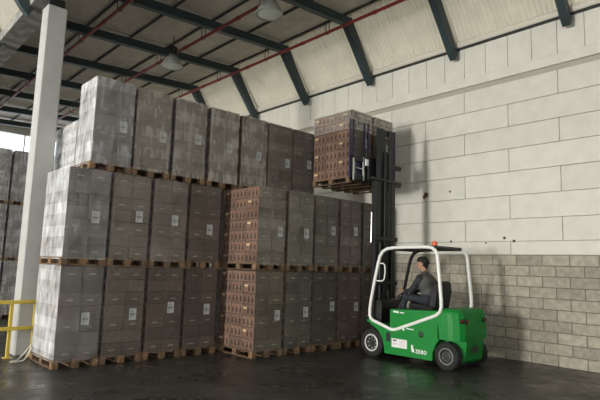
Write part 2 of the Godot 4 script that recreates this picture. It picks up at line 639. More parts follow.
# a wrapped pallet: origin at the middle of the front edge on the floor, load runs to -z
func make_load(kind: String, deep: int, layers: int, af: float, al: float, key: int) -> Node3D:
	var t := Node3D.new()
	var W := 0.745
	var D := deep * CD + 0.02
	var pz := -D / 2
	for k in 5:
		part("deck_board", box(Vector3(0.125, 0.02, D), 0.003), M.wood[(k + key) % 3], t, Vector3(-W / 2 + 0.0625 + k * (W - 0.125) / 4.0, 0.127, pz))
	for k in 3:
		part("bottom_board", box(Vector3(0.1, 0.02, D), 0.003), M.wood[(k + 1) % 3], t, Vector3(-W / 2 + 0.05 + k * (W - 0.1) / 2.0, 0.011, pz))
	for i in 3:
		for j in 3:
			part("pallet_block", box(Vector3(0.1 if i != 1 else 0.12, 0.095, 0.12), 0.004), M.wood[(i + j + key) % 3], t, Vector3(-W / 2 + 0.05 + i * (W - 0.1) / 2.0, 0.0685, -0.06 - j * (D - 0.12) / 2.0))
	var r := RandomNumberGenerator.new()
	r.seed = 1000 + key
	for l in layers:
		for i in 2:
			for j in deep:
				var lab := (l % 2 == 0 and j == deep - 1) or (l % 2 == 1 and j == 0)
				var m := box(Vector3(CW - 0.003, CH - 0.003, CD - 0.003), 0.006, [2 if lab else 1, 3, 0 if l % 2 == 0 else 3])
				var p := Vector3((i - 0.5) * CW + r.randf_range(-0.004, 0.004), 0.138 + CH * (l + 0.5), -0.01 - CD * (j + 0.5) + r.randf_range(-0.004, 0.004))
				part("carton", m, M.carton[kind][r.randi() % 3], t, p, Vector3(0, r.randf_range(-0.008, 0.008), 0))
	var H := layers * CH
	part("shrink_wrap", film_mesh(2 * CW + 0.006, H + 0.05, deep * CD + 0.004, af, al, key), M.film_lit if al > 0.55 else M.film, t, Vector3(0, 0.10, -0.006))
	if af > 0.05:
		var sh := part("label_sheet", box(Vector3(0.13, 0.20, 0.002), 0.0005), M.paper, t, Vector3(0.13 + r.randf_range(-0.05, 0.07), 0.14 + CH * (layers * 0.47 + r.randf_range(-0.4, 0.5)), 0.024))
		sh.set_meta("label", "white printed paper label sheet")
	return t

func place_load(kind: String, deep: int, layers: int, af: float, al: float, key: int, at: Vector3, label: String, group: String) -> Node3D:
	var id := "%s %d %d %.2f %.2f %d" % [kind, deep, layers, af, al, key]
	var o: Node3D
	if protos.has(id): o = protos[id].duplicate()
	else:
		o = make_load(kind, deep, layers, af, al, key)
		protos[id] = o
	o.name = numbered("pallet_load")
	add_child(o)
	o.position = at
	tag(o, label, "pallet load", group)
	return o

# ------------------------------------------------------------------ the hall
func rafter_poly(dx: float) -> PackedVector2Array:
	# the roof beam along the slope, its elbow and the leg down to the wall head
	return PackedVector2Array([Vector2(3.05 + dx, 7.92), Vector2(3.05 + dx, 7.70), Vector2(9.36 + dx, 8.03), Vector2(10.28 + dx, 6.80), Vector2(10.42 + dx, 6.66), Vector2(10.50 + dx, 6.82), Vector2(9.56 + dx, 8.26)])

func wavy_sheet(z0: float, z1: float, a: Vector2, b: Vector2) -> ArrayMesh:
	var st := SurfaceTool.new()
	st.begin(Mesh.PRIMITIVE_TRIANGLES)
	st.set_smooth_group(0)
	var nrm := Vector2(-(b - a).y, (b - a).x).normalized()
	var waves := int(round((z1 - z0) / 0.105))
	var n := waves * 8
	var row := []
	for i in n + 1:
		var o := 0.018 * cos(TAU * i * waves / n)
		var z := lerpf(z0, z1, float(i) / n)
		row.append([Vector3(a.x + nrm.x * o, a.y + nrm.y * o, z), Vector3(b.x + nrm.x * o, b.y + nrm.y * o, z)])
	for i in n:
		quad(st, row[i][0], row[i + 1][0], row[i + 1][1], row[i][1], Vector3(-1, -0.7, 0))
	st.generate_normals()
	return st.commit()

func build_shell() -> void:
	var fl := structure("floor", "dark worn concrete warehouse floor with dusty tyre streaks")
	part("slab", plain_box(Vector3(42.0, 0.3, 36.0)), M.floor, fl, Vector3(-9.8, -0.15, -10.5))
	part("yard", plain_box(Vector3(40, 0.3, 60)), M.yard, fl, Vector3(-50.9, -0.17, -10))
	# right wall: blockwork below, painted panels above
	var w := structure("wall_right", "white panelled wall above a band of bare concrete blocks")
	part("core", plain_box(Vector3(0.25, 7.05, 36.0)), M.wall_joint, w, Vector3(XW + 0.045 + 0.125, 3.525, -10.5))
	part("mortar_bed", plain_box(Vector3(0.03, 2.12, 36.0)), M.mortar, w, Vector3(XW + 0.026, 1.06, -10.5))
	for row in 10:
		var z := -1.0 - (0.26 if row % 2 == 0 else 0.0)
		while z > -16.0:
			var c := rng.randi() % 4
			part("block", box(Vector3(0.05, 0.198, 0.506), 0.006), M.block[c], w, Vector3(XW + 0.025 + rng.randf_range(-0.003, 0.003), 0.106 + row * 0.212, z))
			z -= 0.52
	var tops := [5.87, 5.37, 4.872, 4.386, 3.887, 3.376, 2.874, 2.405, 2.125]
	for r in 8:
		var hgt: float = tops[r] - tops[r + 1]
		var z: float = -3.965 + 2.08 * 2 if r % 2 == 0 else -5.01 + 2.08 * 3
		while z > -27.0:
			part("wall_panel", box(Vector3(0.06, hgt - 0.010, 2.08 - 0.010), 0.004), M.wall_panel[rng.randi() % 3], w, Vector3(XW + 0.03, (tops[r] + tops[r + 1]) / 2, z - 1.04))
			z -= 2.08
	part("ledge", box(Vector3(0.11, 0.215, 36.0), 0.006), M.wall_panel[0], w, Vector3(XW + 0.03, 6.092, -10.5))
	part("slot_bed", plain_box(Vector3(0.03, 0.12, 36.0)), M.wall_joint, w, Vector3(XW + 0.045, 5.93, -10.5))
	var z2 := -3.43 + 0.52 * 10
	while z2 > -27.0:
		part("upper_panel", box(Vector3(0.06, 0.735, 0.511), 0.003), M.wall_panel[rng.randi() % 3], w, Vector3(XW + 0.03, 6.572, z2 - 0.26))
		z2 -= 0.52
	for a in [[3.553, -7.08, 0.075], [3.58, -6.43, 0.03], [2.478, -5.142, 0.035], [2.411, -4.938, 0.035], [2.378, -5.559, 0.022], [2.423, -6.411, 0.03], [3.50, -7.13, 0.05]]:
		part("rusty_anchor", lathe([Vector2(a[2], -0.01), Vector2(a[2] * 0.9, 0.006), Vector2(a[2] * 0.5, 0.014), Vector2(0, 0.022)], 7, "y"), M.rust, w, Vector3(XW, a[0], a[1]), Vector3(0, 0, PI / 2))
	# eaves: rolled gutter on the wall head and the steep corrugated sheets
	for dx in [0.0, -7.85]:
		var e := structure("trim_eaves", "cream corrugated sheeting sloping down to the wall head" if dx == 0.0 else "corrugated sheeting beyond the concrete beam")
		part("gutter", tube([Vector3(XW + dx - 0.02, 7.03, 7.4), Vector3(XW + dx - 0.02, 7.03, -28.2)], 0.10, 14), M.gutter, e)
		part("gutter_flange", plain_box(Vector3(0.10, 0.03, 35.6)), M.steel_dark, e, Vector3(XW + dx - 0.04, 6.935, -10.4))
		var k := -4
		while F0 - FRAMES * k > -28.0:
			var za := F0 - FRAMES * k
			part("corrugated_sheet", wavy_sheet(za - FRAMES - 0.02, za + 0.02, Vector2(XW + dx - 0.02, 7.10), Vector2(9.50 + dx, 8.52)), M.sheet, e)
			k += 1
	# roof
	var c := structure("ceiling", "grey roof sheets on dark green steel frames")
	for dx in [0.0, -7.85]:
		var k := -4
		while F0 - FRAMES * k > -28.0:
			var za := F0 - FRAMES * k
			part("rafter", prism_z(rafter_poly(dx), za - 0.08, za + 0.08), M.steel, c)
			var xs := [2.95, 4.65, 5.87, 7.03, 8.20, 9.56]
			for i in 5:
				if dx < 0.0 and i == 2: continue   # the added roof light runs here
				var x0: float = xs[i] + dx
				var x1: float = xs[i + 1] + dx
				var y0: float = 7.93 + (xs[i] - 3.05) * 0.052
				var y1: float = 7.93 + (xs[i + 1] - 3.05) * 0.052
				var p := part("roof_panel", box(Vector3(x1 - x0 - 0.012, 0.06, FRAMES - 0.012), 0.004), M.roof[rng.randi() % 3], c, Vector3((x0 + x1) / 2, (y0 + y1) / 2 + 0.13, za - FRAMES / 2))
				p.rotation.z = atan2(y1 - y0, x1 - x0)
			k += 1
		for x in [4.65, 5.87, 7.03, 8.20, 9.40]:
			part("purlin", box(Vector3(0.045, 0.06, 36.0), 0.006), M.purlin, c, Vector3(x + dx, 7.93 + (x - 3.05) * 0.052 + 0.075, -10.5))
		for q in ([[2.6, 9.7]] if dx == 0.0 else [[2.6, 5.87], [7.03, 9.7]]):
			var ya: float = 8.13 + (q[0] - 2.6) * 0.052
			var yb: float = 8.13 + (q[1] - 2.6) * 0.052
			part("roof_cover", prism_z(PackedVector2Array([Vector2(q[0] + dx, ya), Vector2(q[1] + dx, yb), Vector2(q[1] + dx, yb + 0.12), Vector2(q[0] + dx, ya + 0.12)]), -28.6, 7.5), M.roof[1], c)
	part("ridge_cap", plain_box(Vector3(0.5, 0.08, 36.0)), M.roof[1], c, Vector3(9.62, 8.52, -10.5))
	# concrete gutter beam over the column line
	var g := structure("trim_beam", "precast concrete beam resting on the white column")
	part("beam", prism_z(PackedVector2Array([Vector2(2.58, 6.88), Vector2(3.02, 6.88), Vector2(3.02, 8.2), Vector2(2.86, 8.2), Vector2(2.86, 7.35), Vector2(2.70, 7.35), Vector2(2.58, 7.10)]), -28.6, 7.4), M.concrete, g)
	var co := structure("column", "tall square white concrete column at the stack corner", "column")
	for z in [-10.62, -20.74, -0.5 + 6.0]:
		part("shaft", box(Vector3(0.37, 6.70, 0.37), 0.02), M.column, co, Vector3(2.905, 3.35, z))
		part("bearing_plate", box(Vector3(0.30, 0.18, 0.26), 0.01), M.steel_dark, co, Vector3(2.90, 6.79, z))
	# back wall with a bright window band
	var b := structure("wall_back", "far end wall below a band of bright windows")
	part("core", plain_box(Vector3(41.4, 5.85, 0.25)), M.wall_panel[2], b, Vector3(-9.9, 2.925, -27.5))
	part("head", plain_box(Vector3(41.4, 0.9, 0.25)), M.wall_panel[2], b, Vector3(-9.9, 8.15, -27.5))
	part("side", plain_box(Vector3(21.4, 1.9, 0.25)), M.wall_panel[2], b, Vector3(-19.8, 6.78, -27.5))
	var wi := structure("window_1", "bright glazed band high in the far end wall")
	for i in 11:
		var x := -9.0 + i * 1.96
		part("mullion", box(Vector3(0.06, 1.86, 0.08), 0.004), M.gutter, wi, Vector3(x, 6.78, -27.42))
		if i < 10: part("pane", plain_box(Vector3(1.88, 1.86, 0.01)), M.pane, wi, Vector3(x + 0.98, 6.78, -27.45))
	part("sill", box(Vector3(20.0, 0.09, 0.16), 0.01), M.red, wi, Vector3(0.7, 5.83, -27.36))
	# left wall with loading doors, and the wall behind the camera
	var l := structure("wall_left", "plain wall with open loading doors")
	for q in [[-28.0, -22.0], [-16.0, -9.4], [-5.4, 7.4]]:
		part("panel", plain_box(Vector3(0.25, 8.6, q[1] - q[0])), M.wall_panel[0], l, Vector3(-30.2, 4.3, (q[0] + q[1]) / 2))
	part("lintel", plain_box(Vector3(0.25, 2.4, 36)), M.wall_panel[0], l, Vector3(-30.21, 7.4, -10.4))
	var f := structure("wall_front", "plain wall behind the viewpoint")
	part("core", plain_box(Vector3(24.6, 8.8, 0.25)), M.wall_panel[1], f, Vector3(-18.3, 4.4, 7.5))
	part("core", plain_box(Vector3(9.8, 8.8, 0.25)), M.wall_panel[1], f, Vector3(5.9, 4.4, 7.5))
	part("lintel", plain_box(Vector3(7.0, 1.6, 0.25)), M.wall_panel[1], f, Vector3(-2.5, 8.0, 7.5))
	part("parapet", plain_box(Vector3(7.0, 2.2, 0.25)), M.wall_panel[1], f, Vector3(-2.5, 1.1, 7.5))
	var w3 := structure("added_window_3", "added unseen fill window in the wall behind the viewpoint")
	part("pane", plain_box(Vector3(7.0, 5.0, 0.012)), M.pane, w3, Vector3(-2.5, 4.7, 7.5))  # unseen window, added to brighten the stack fronts
	# left strip of roof that closes the hall
	part("roof_side", plain_box(Vector3(26.2, 0.12, 36.0)), M.roof[0], c, Vector3(-17.7, 8.28, -10.5))
	for q in [[4.0, 7.5], [-28.6, -22.0]]:
		part("roof_side", plain_box(Vector3(1.2, 0.10, q[1] - q[0])), M.roof[0], c, Vector3(-1.4, 8.22, (q[0] + q[1]) / 2))
	var added_roof_light := structure("added_window_2", "added unseen roof light strip for fill over the aisle")
	part("pane", plain_box(Vector3(1.2, 0.012, 26.2)), M.pane, added_roof_light, Vector3(-1.4, 8.24, -9.0))  # unseen strip, added as soft top fill for floor and roof

func build_pipes() -> void:
	var specs := [[4.60, 7.72, "thin red fire pipe under the roof nearest the concrete beam"], [6.92, 7.78, "red fire pipe under the roof passing behind the two lamps"], [9.10, 7.84, "red fire pipe along the bend of the roof frames"]]
	for s in specs:
		var t := thing("fire_pipe", s[2], "pipe", Vector3(s[0], s[1], 0), 0.0, "red fire pipes under the roof")
		part("pipe", tube([Vector3(0, 0, 7.3), Vector3(0, 0, -27.3)], 0.042, 10), M.red, t)
		var k := 0
		while F0 - FRAMES * k > -26.0:
			var z := F0 - FRAMES * k - 0.35
			part("hanger", tube([Vector3(-0.06, 0.30, z), Vector3(-0.06, -0.02, z), Vector3(0.0, -0.055, z), Vector3(0.06, -0.02, z), Vector3(0.06, 0.30, z)], 0.010, 6), M.steel_dark, t)
			part("coupling", tube([Vector3(0, 0, z - 0.9), Vector3(0, 0, z - 1.0)], 0.054, 10), M.red, t)
			k += 1

func build_lamps() -> void:
	var where := [[Vector3(6.62, 7.19, -8.44)], [Vector3(6.63, 7.19, -12.74)]]
	var i := 0
	for w in where:
		var t := thing("high_bay_lamp", ["unlit bell-shaped lamp hanging in front of the roof frame bend", "unlit bell-shaped lamp hanging above the stacked pallets"][i], "lamp", w[0], 0.0, "high-bay lamps")
		part("reflector", lathe([Vector2(0.290, 0.0), Vector2(0.285, 0.02), Vector2(0.255, 0.12), Vector2(0.19, 0.23), Vector2(0.11, 0.29), Vector2(0.10, 0.31), Vector2(0.0, 0.31)], 28), M.lamp_shell, t)
		part("lens", lathe([Vector2(0.0, -0.05), Vector2(0.14, -0.04), Vector2(0.24, -0.012), Vector2(0.282, 0.004)], 28), M.lamp_glass, t)
		part("rim", lathe([Vector2(0.282, -0.012), Vector2(0.300, -0.012), Vector2(0.300, 0.016), Vector2(0.288, 0.02)], 28), M.lamp_shell, t)
		part("ballast_housing", lathe([Vector2(0.0, 0.31), Vector2(0.12, 0.31), Vector2(0.13, 0.34), Vector2(0.13, 0.52), Vector2(0.10, 0.56), Vector2(0.0, 0.56)], 16), M.steel_dark, t)
		part("hook", tube([Vector3(0, 0.55, 0), Vector3(0, 0.64, 0), Vector3(0.03, 0.68, 0), Vector3(0, 0.72, 0), Vector3(0, 0.92, 0)], 0.012, 6), M.steel_dark, t)
		i += 1

func build_rail() -> void:
	var t := thing("guard_rail", "yellow steel guard rail in front of the white column", "guard rail", Vector3(2.6, 0, -10.33))
	for x in [-0.02, 0.37, -1.3]:
		part("post", box(Vector3(0.055, 1.0, 0.055), 0.006), M.yellow, t, Vector3(x, 0.5, 0))
		part("foot_plate", box(Vector3(0.14, 0.012, 0.14), 0.003), M.yellow, t, Vector3(x, 0.006, 0))
	for y in [0.97, 0.51]:
		part("rail", box(Vector3(1.80, 0.065, 0.04), 0.006), M.yellow, t, Vector3(-0.50, y, 0.045))

# ------------------------------------------------------------------ stacks
func build_stacks() -> void:
	var G := "wrapped carton pallets stacked three high"
	var ord := ["first", "second", "third", "fourth", "fifth", "sixth", "seventh"]
	var tier := ["bottom", "middle", "top"]
	# block beside the column, front at z = -8.86
	var lx := [2.865, 3.63, 4.405, 5.18]
	var kinds := [["grey", "grey", "brown", "brown"], ["grey", "grey", "grey", "brown"]]
	for t in 2:
		for i in 4:
			var al := 0.85 if i == 0 else 0.10
			var af: float = [0.22, 0.13, 0.10, 0.06][i] if t == 0 else [0.32, 0.27, 0.28, 0.13][i]  # thinner film on the bottom tier paints in weaker light low down
			place_load(kinds[t][i], 3, 7, af, al, i + 4 * t + 30, Vector3(lx[i] + 0.375, TIER * t, -8.86), "wrapped carton pallet, %s tier, %s column from the white concrete column" % [tier[t], ord[i]], G)
		place_load("grey", 3, 7, 0.3, 0.5, 1, Vector3(3.23 + 0.375, TIER * t, -10.10), "wrapped carton pallet, %s tier, right behind the white concrete column's stack corner" % tier[t], G)
	# top tier
	var tx := [3.205, 3.965, 4.75, 5.555, 6.335, 7.085, 7.835]
	for i in 7:
		var deep := 2 if i == 0 else 3
		place_load(["grey", "grey", "grey", "grey", "brown", "brown", "brown"][i], deep, 7, [0.42, 0.50, 0.55, 0.60, 0.55, 0.28, 0.26][i], 0.85 if i == 0 else 0.10, 50 + i, Vector3(tx[i] + 0.37, TIER * 2, -8.87), "wrapped carton pallet, top tier, %s column from the white concrete column" % ord[i], G)  # milkier film up here: brighter light put into its opacity
	place_load("white", 3, 4, 0.5, 0.8, 7, Vector3(3.20 + 0.375, TIER * 2, -9.70), "lower white wrapped pallet on the top tier behind its corner load", G)
	# block that stands forward, front at z = -7.92
	for t in 2:
		for i in 5:
			var first := i == 0
			place_load("red" if first else ["olive", "olive", "brown", "olive"][i - 1], 3, 7, [0.34, 0.34, 0.26, 0.26, 0.24][i] - 0.20 * (1 - t), 0.05 if first else 0.10, 60 + i + 5 * t, Vector3(6.13 + 0.78 * i + 0.375, TIER * t, -7.92), "wrapped carton pallet, %s tier, %s column of the block standing forward" % [tier[t], ord[i]], G)  # bottom tier film thinned, standing in for less light
		for i in 4:
			place_load("brown", 3, 7, 0.2, 0.2, 12, Vector3(6.13 + 0.78 * i + 0.375, TIER * t, -9.17), "wrapped carton pallet, %s tier, behind the %s column of the block standing forward" % [tier[t], ord[i]], G)
	# far stack beyond the column
	for t in 3:
		for i in 3:
			var white := t == 0 and i == 0
			place_load("white" if white else "grey", 3, 7, 0.5, 0.6, 13, Vector3(3.13 + 0.78 * i + 0.375, TIER * t, -17.0), "wrapped carton pallet, %s tier, %s column of the far stack beyond the column" % [tier[t], ord[i]], "far stack of wrapped pallets")
	# loose film on the floor by the corner pallet
	var tail := thing("film_tail", "loose end of clear stretch film trailing on the floor by the guard rail", "plastic film", Vector3(2.70, 0.0, -9.95))
	part("strand", tube([Vector3(0.16, 0.22, 0.0), Vector3(0.10, 0.10, 0.05), Vector3(0.02, 0.016, 0.10), Vector3(-0.10, 0.014, 0.16), Vector3(-0.20, 0.014, 0.14)], 0.013, 6), M.gutter, tail)
	part("strand", tube([Vector3(0.16, 0.26, -0.04), Vector3(0.05, 0.12, 0.0), Vector3(-0.06, 0.014, 0.02), Vector3(-0.16, 0.014, 0.06)], 0.010, 6), M.gutter, tail)

# ------------------------------------------------------------------ forklift
func wheel(t: Node3D, at: Vector3, r: float, w: float, out: float) -> void:
	var h := w / 2
	var ty := part("tyre", lathe([Vector2(r * 0.58, -h * 0.8), Vector2(r * 0.62, -h), Vector2(r * 0.88, -h), Vector2(r * 0.97, -h * 0.8), Vector2(r, -h * 0.5), Vector2(r, h * 0.5), Vector2(r * 0.97, h * 0.8), Vector2(r * 0.88, h), Vector2(r * 0.62, h), Vector2(r * 0.58, h * 0.8), Vector2(r * 0.58, -h * 0.8)], 30, "x"), M.rubber, t, at)
	for k in 26:
		var a := TAU * k / 26
		part("tread_lug", box(Vector3(w * 0.42, 0.012, r * 0.11), 0.003), M.rubber, ty, Vector3(w * (0.24 if k % 2 == 0 else -0.24), cos(a) * r, sin(a) * r), Vector3(a, 0, 0))
	var rm := part("rim", lathe([Vector2(r * 0.30, h * 0.55), Vector2(r * 0.42, h * 0.6), Vector2(r * 0.52, h * 0.95), Vector2(r * 0.60, h * 0.98), Vector2(r * 0.60, h * 0.7), Vector2(r * 0.30, h * 0.4), Vector2(r * 0.30, h * 0.55)], 28, "x"), M.hub, t, at, Vector3(0, 0.0 if out > 0 else PI, 0))
	part("rim_ring", lathe([Vector2(r * 0.50, h * 0.99), Vector2(r * 0.57, h * 1.02), Vector2(r * 0.61, h * 0.99)], 28, "x"), M.rim if r > 0.26 else M.rim_dull, rm)
	part("hub", lathe([Vector2(r * 0.31, h * 0.40), Vector2(r * 0.30, h * 0.56), Vector2(r * 0.16, h * 0.62), Vector2(r * 0.15, h * 0.9), Vector2(0.0, h * 0.95)], 20, "x"), M.hub, rm)
	for k in 8:
		var a := TAU * k / 8
		part("wheel_nut", lathe([Vector2(0.010, 0.0), Vector2(0.010, 0.018), Vector2(0.0, 0.02)], 6, "x"), M.rim if r > 0.26 else M.hub, rm, Vector3(h * 0.56, cos(a) * r * 0.37, sin(a) * r * 0.37))

func text(t: Node3D, s: String, size: float, at: Vector3, bold := true) -> void:
	var m := TextMesh.new()
	var f := SystemFont.new()
	f.font_names = PackedStringArray(["Droid Sans"])
	f.font_weight = 700 if bold else 400
	m.font = f
	m.text = s
	m.font_size = 32
	m.pixel_size = size / 24.0
	m.depth = 0.004
	part("lettering", m, M.white, t, at, Vector3(0, -PI / 2, 0))

func build_forklift() -> void:
	var t := thing("forklift", "green electric forklift with white guard frame lifting two carton pallets", "forklift", Vector3(8.86, 0, -6.0))
	var HX := 0.54
	# chassis with battery box
	part("chassis", prism_x(PackedVector2Array([Vector2(-0.53, 0.12), Vector2(0.55, 0.13), Vector2(0.56, 0.28), Vector2(0.62, 0.42), Vector2(0.70, 0.52), Vector2(0.66, 1.02), Vector2(-0.40, 0.975), Vector2(-0.40, 0.58), Vector2(-0.60, 0.62), Vector2(-0.80, 0.69), Vector2(-0.97, 0.74), Vector2(-0.985, 0.70), Vector2(-0.83, 0.625), Vector2(-0.68, 0.53), Vector2(-0.58, 0.38), Vector2(-0.54, 0.24)]), -HX, HX, 0.012), M.green, t)
	part("seam", prism_x(PackedVector2Array([Vector2(0.660, 1.0), Vector2(0.667, 1.0), Vector2(0.705, 0.53), Vector2(0.698, 0.53)]), -HX + 0.003, HX - 0.003), M.black, t)
	# counterweight: chamfered plan, rounded shoulder
	var plan := func(y: float, s: float, back: float) -> Array:
		var r := []
		for p in [[-0.54, 0.668], [-0.54, 0.86], [-0.525, 0.95], [-0.47, 1.04], [-0.38, 1.085], [0.38, 1.085], [0.47, 1.04], [0.525, 0.95], [0.54, 0.86], [0.54, 0.668]]:
			var z: float = p[1]
			if z > 0.7: z = 0.668 + (z - 0.668) * back
			r.append(Vector3(p[0] * s, y, z))
		return r
	part("counterweight", loft([plan.call(0.53, 1.0, 1.08), plan.call(0.62, 1.0, 1.10), plan.call(0.80, 1.0, 1.07), plan.call(0.98, 0.99, 1.0), plan.call(1.025, 0.965, 0.96), plan.call(1.05, 0.92, 0.90)]), M.green, t)
	part("hood_top", loft([plan.call(1.046, 0.93, 0.92), plan.call(1.062, 0.91, 0.89), plan.call(1.068, 0.86, 0.84)]), M.green, t)
	var low := func(y: float, s: float) -> Array:
		var r := []
		for p in [[-0.34, 0.60], [-0.34, 1.00], [-0.30, 1.07], [0.30, 1.07], [0.34, 1.00], [0.34, 0.60]]:
			r.append(Vector3(p[0], y, 0.60 + (p[1] - 0.60) * s))
		return r
	part("counterweight_foot", loft([low.call(0.13, 0.90), low.call(0.18, 1.0), low.call(0.40, 1.06), low.call(0.54, 1.08)]), M.green, t)
	part("tow_recess", box(Vector3(0.26, 0.10, 0.03), 0.01), M.vent, t, Vector3(0.0, 0.36, 1.095))
	part("tow_pin", lathe([Vector2(0.0, 0), Vector2(0.018, 0), Vector2(0.018, 0.15), Vector2(0.03, 0.155), Vector2(0.03, 0.17), Vector2(0, 0.17)], 12), M.hub, t, Vector3(0.0, 0.30, 1.105))
	# tail lamps sit in dark recesses of the rounded corner
	for s in [-1, 1]:
		for q in [[0.415, 1.085, 0.45], [0.31, 1.115, 0.15]]:
			var rec := part("tail_lamp", lathe([Vector2(0.042, -0.01), Vector2(0.045, 0.006), Vector2(0.036, 0.012), Vector2(0.0, 0.014)], 16), M.black, t, Vector3(s * q[0], 0.87, q[1]), Vector3(PI / 2, s * q[2], 0))
			part("lamp_lens", lathe([Vector2(0.030, 0.010), Vector2(0.022, 0.022), Vector2(0.0, 0.027)], 14), M.tail_red, rec)
	# side details
	part("side_step", box(Vector3(0.012, 0.17, 0.10), 0.004), M.black, t, Vector3(-HX - 0.002, 0.44, -0.44))
	part("sticker", box(Vector3(0.004, 0.165, 0.36), 0.001), M.decal, t, Vector3(-HX - 0.003, 0.345, -0.175))
	part("emblem", prism_x(PackedVector2Array([Vector2(-0.12 + 0.24, 0.225), Vector2(0.04 + 0.13, 0.225), Vector2(0.16, 0.29), Vector2(0.14, 0.30), Vector2(0.14, 0.355), Vector2(0.10, 0.355), Vector2(0.10, 0.29)]), -HX - 0.004, -HX), M.white, t)
	text(t, "ZERO", 0.075, Vector3(-HX - 0.003, 0.250, 0.320))
	part("side_mark", box(Vector3(0.004, 0.034, 0.13), 0.001), M.white, t, Vector3(-HX - 0.002, 0.935, -0.255), Vector3(0.05, 0, 0))
	part("side_mark", box(Vector3(0.004, 0.022, 0.09), 0.001), M.white, t, Vector3(-HX - 0.002, 0.928, -0.115), Vector3(0.05, 0, 0))
	part("warning_mark", prism_x(PackedVector2Array([Vector2(-0.10, 0.60), Vector2(-0.05, 0.60), Vector2(-0.075, 0.68)]), -HX - 0.004, -HX), M.white, t)
	part("side_stripe", box(Vector3(0.004, 0.018, 0.17), 0.001), M.white, t, Vector3(-HX - 0.002, 0.64, 0.07), Vector3(0.06, 0, 0))
	part("key_cap", lathe([Vector2(0.0, 0.02), Vector2(0.03, 0.02), Vector2(0.055, 0.01), Vector2(0.058, 0.0)], 18, "x"), M.vent, t, Vector3(-HX, 0.57, 0.32), Vector3(0, PI, 0))
	# wheels
	wheel(t, Vector3(-0.45, 0.28, -0.86), 0.28, 0.20, -1)
	wheel(t, Vector3(0.45, 0.28, -0.86), 0.28, 0.20, 1)
	wheel(t, Vector3(-0.45, 0.245, 0.83), 0.245, 0.17, -1)
	wheel(t, Vector3(0.45, 0.245, 0.83), 0.245, 0.17, 1)
	# axle and floor plate
	part("drive_axle", box(Vector3(0.72, 0.22, 0.26), 0.03), M.black, t, Vector3(0, 0.28, -0.86))
	part("steer_axle", box(Vector3(0.72, 0.14, 0.16), 0.02), M.black, t, Vector3(0, 0.25, 0.80))
	part("floor_plate", box(Vector3(1.0, 0.02, 0.56), 0.004), M.black, t, Vector3(0, 0.60, -0.68), Vector3(0.14, 0, 0))
	part("dashboard", prism_x(PackedVector2Array([Vector2(-0.94, 0.60), Vector2(-0.74, 0.62), Vector2(-0.72, 0.98), Vector2(-0.76, 1.12), Vector2(-0.86, 1.14), Vector2(-0.93, 1.02)]), -0.40, 0.46, 0.012), M.black, t)
	part("steering_column", tube([Vector3(0.0, 0.70, -0.72), Vector3(0.0, 1.24, -0.44)], 0.035, 10), M.black, t)
	var ring := []
	for k in 20:
		var a := TAU * k / 20
		ring.append(Vector3(0, 1.26, -0.43) + Vector3(cos(a), 0, 0) * 0.16 + Vector3(0, 0.46, 0.89) * (sin(a) * 0.16))
	part("steering_wheel", tube(ring, 0.014, 8, true), M.black, t)
	for k in 3:
		part("lever", tube([Vector3(0.28 + 0.05 * k, 1.10, -0.78), Vector3(0.28 + 0.05 * k, 1.30, -0.70)], 0.009, 6), M.black, t)
	# seat
	part("seat", loft([[Vector3(-0.22, 0.99, -0.14), Vector3(0.30, 0.99, -0.14), Vector3(0.30, 0.99, 0.36), Vector3(-0.22, 0.99, 0.36)], [Vector3(-0.24, 1.05, -0.18), Vector3(0.32, 1.05, -0.18), Vector3(0.32, 1.05, 0.38), Vector3(-0.24, 1.05, 0.38)], [Vector3(-0.22, 1.10, -0.16), Vector3(0.30, 1.10, -0.16), Vector3(0.30, 1.08, 0.36), Vector3(-0.22, 1.08, 0.36)]]), M.vinyl, t)
	part("seat_back", loft([[Vector3(-0.21, 1.06, 0.27), Vector3(0.29, 1.06, 0.27), Vector3(0.29, 1.06, 0.40), Vector3(-0.21, 1.06, 0.40)], [Vector3(-0.22, 1.35, 0.32), Vector3(0.30, 1.35, 0.32), Vector3(0.30, 1.35, 0.45), Vector3(-0.22, 1.35, 0.45)], [Vector3(-0.18, 1.50, 0.36), Vector3(0.26, 1.50, 0.36), Vector3(0.26, 1.50, 0.46), Vector3(-0.18, 1.50, 0.46)], [Vector3(-0.13, 1.55, 0.39), Vector3(0.21, 1.55, 0.39), Vector3(0.21, 1.55, 0.45), Vector3(-0.13, 1.55, 0.45)]]), M.vinyl, t)
	# overhead guard: one bent white tube on each side
	var gp := [[-0.890, 1.114], [-0.800, 1.522], [-0.715, 1.86], [-0.67, 2.00], [-0.60, 2.10], [-0.49, 2.155], [-0.33, 2.175], [0.0, 2.185], [0.40, 2.185], [0.54, 2.175], [0.62, 2.12], [0.66, 2.04], [0.70, 1.67], [0.74, 1.23], [0.742, 1.10], [0.715, 1.01], [0.64, 0.945], [0.18, 0.765], [-0.24, 0.605], [-0.32, 0.588], [-0.40, 0.592], [-0.545, 0.637], [-0.84, 0.720], [-0.89, 0.755], [-0.918, 0.82], [-0.918, 0.92]]
	var near_side := []
	for q in gp: near_side.append(Vector3(-0.53, q[1], q[0]))
	part("guard_frame", tube(near_side, 0.033, 12, true), M.white, t)
	var rear := []
	var front := []
	for k in gp.size():
		if k >= 8 and k <= 16: rear.append(Vector3(0.53, gp[k][1], gp[k][0]))
	for k in range(0, 9): front.append(Vector3(0.53, gp[k][1], gp[k][0]))
	front.push_front(Vector3(0.53, 0.72, -0.95))
	part("guard_frame", tube(rear, 0.033, 12), M.white, t)
	part("guard_front_post", tube(front, 0.036, 10), M.black, t)  # black stands in for shade on the far side of the guard
	part("roof_edge", tube([Vector3(-0.53, 2.185, 0.52), Vector3(0.53, 2.185, 0.52)], 0.036, 10), M.black, t)
	part("roof_edge", tube([Vector3(-0.53, 2.16, -0.46), Vector3(0.53, 2.16, -0.46)], 0.036, 10), M.black, t)
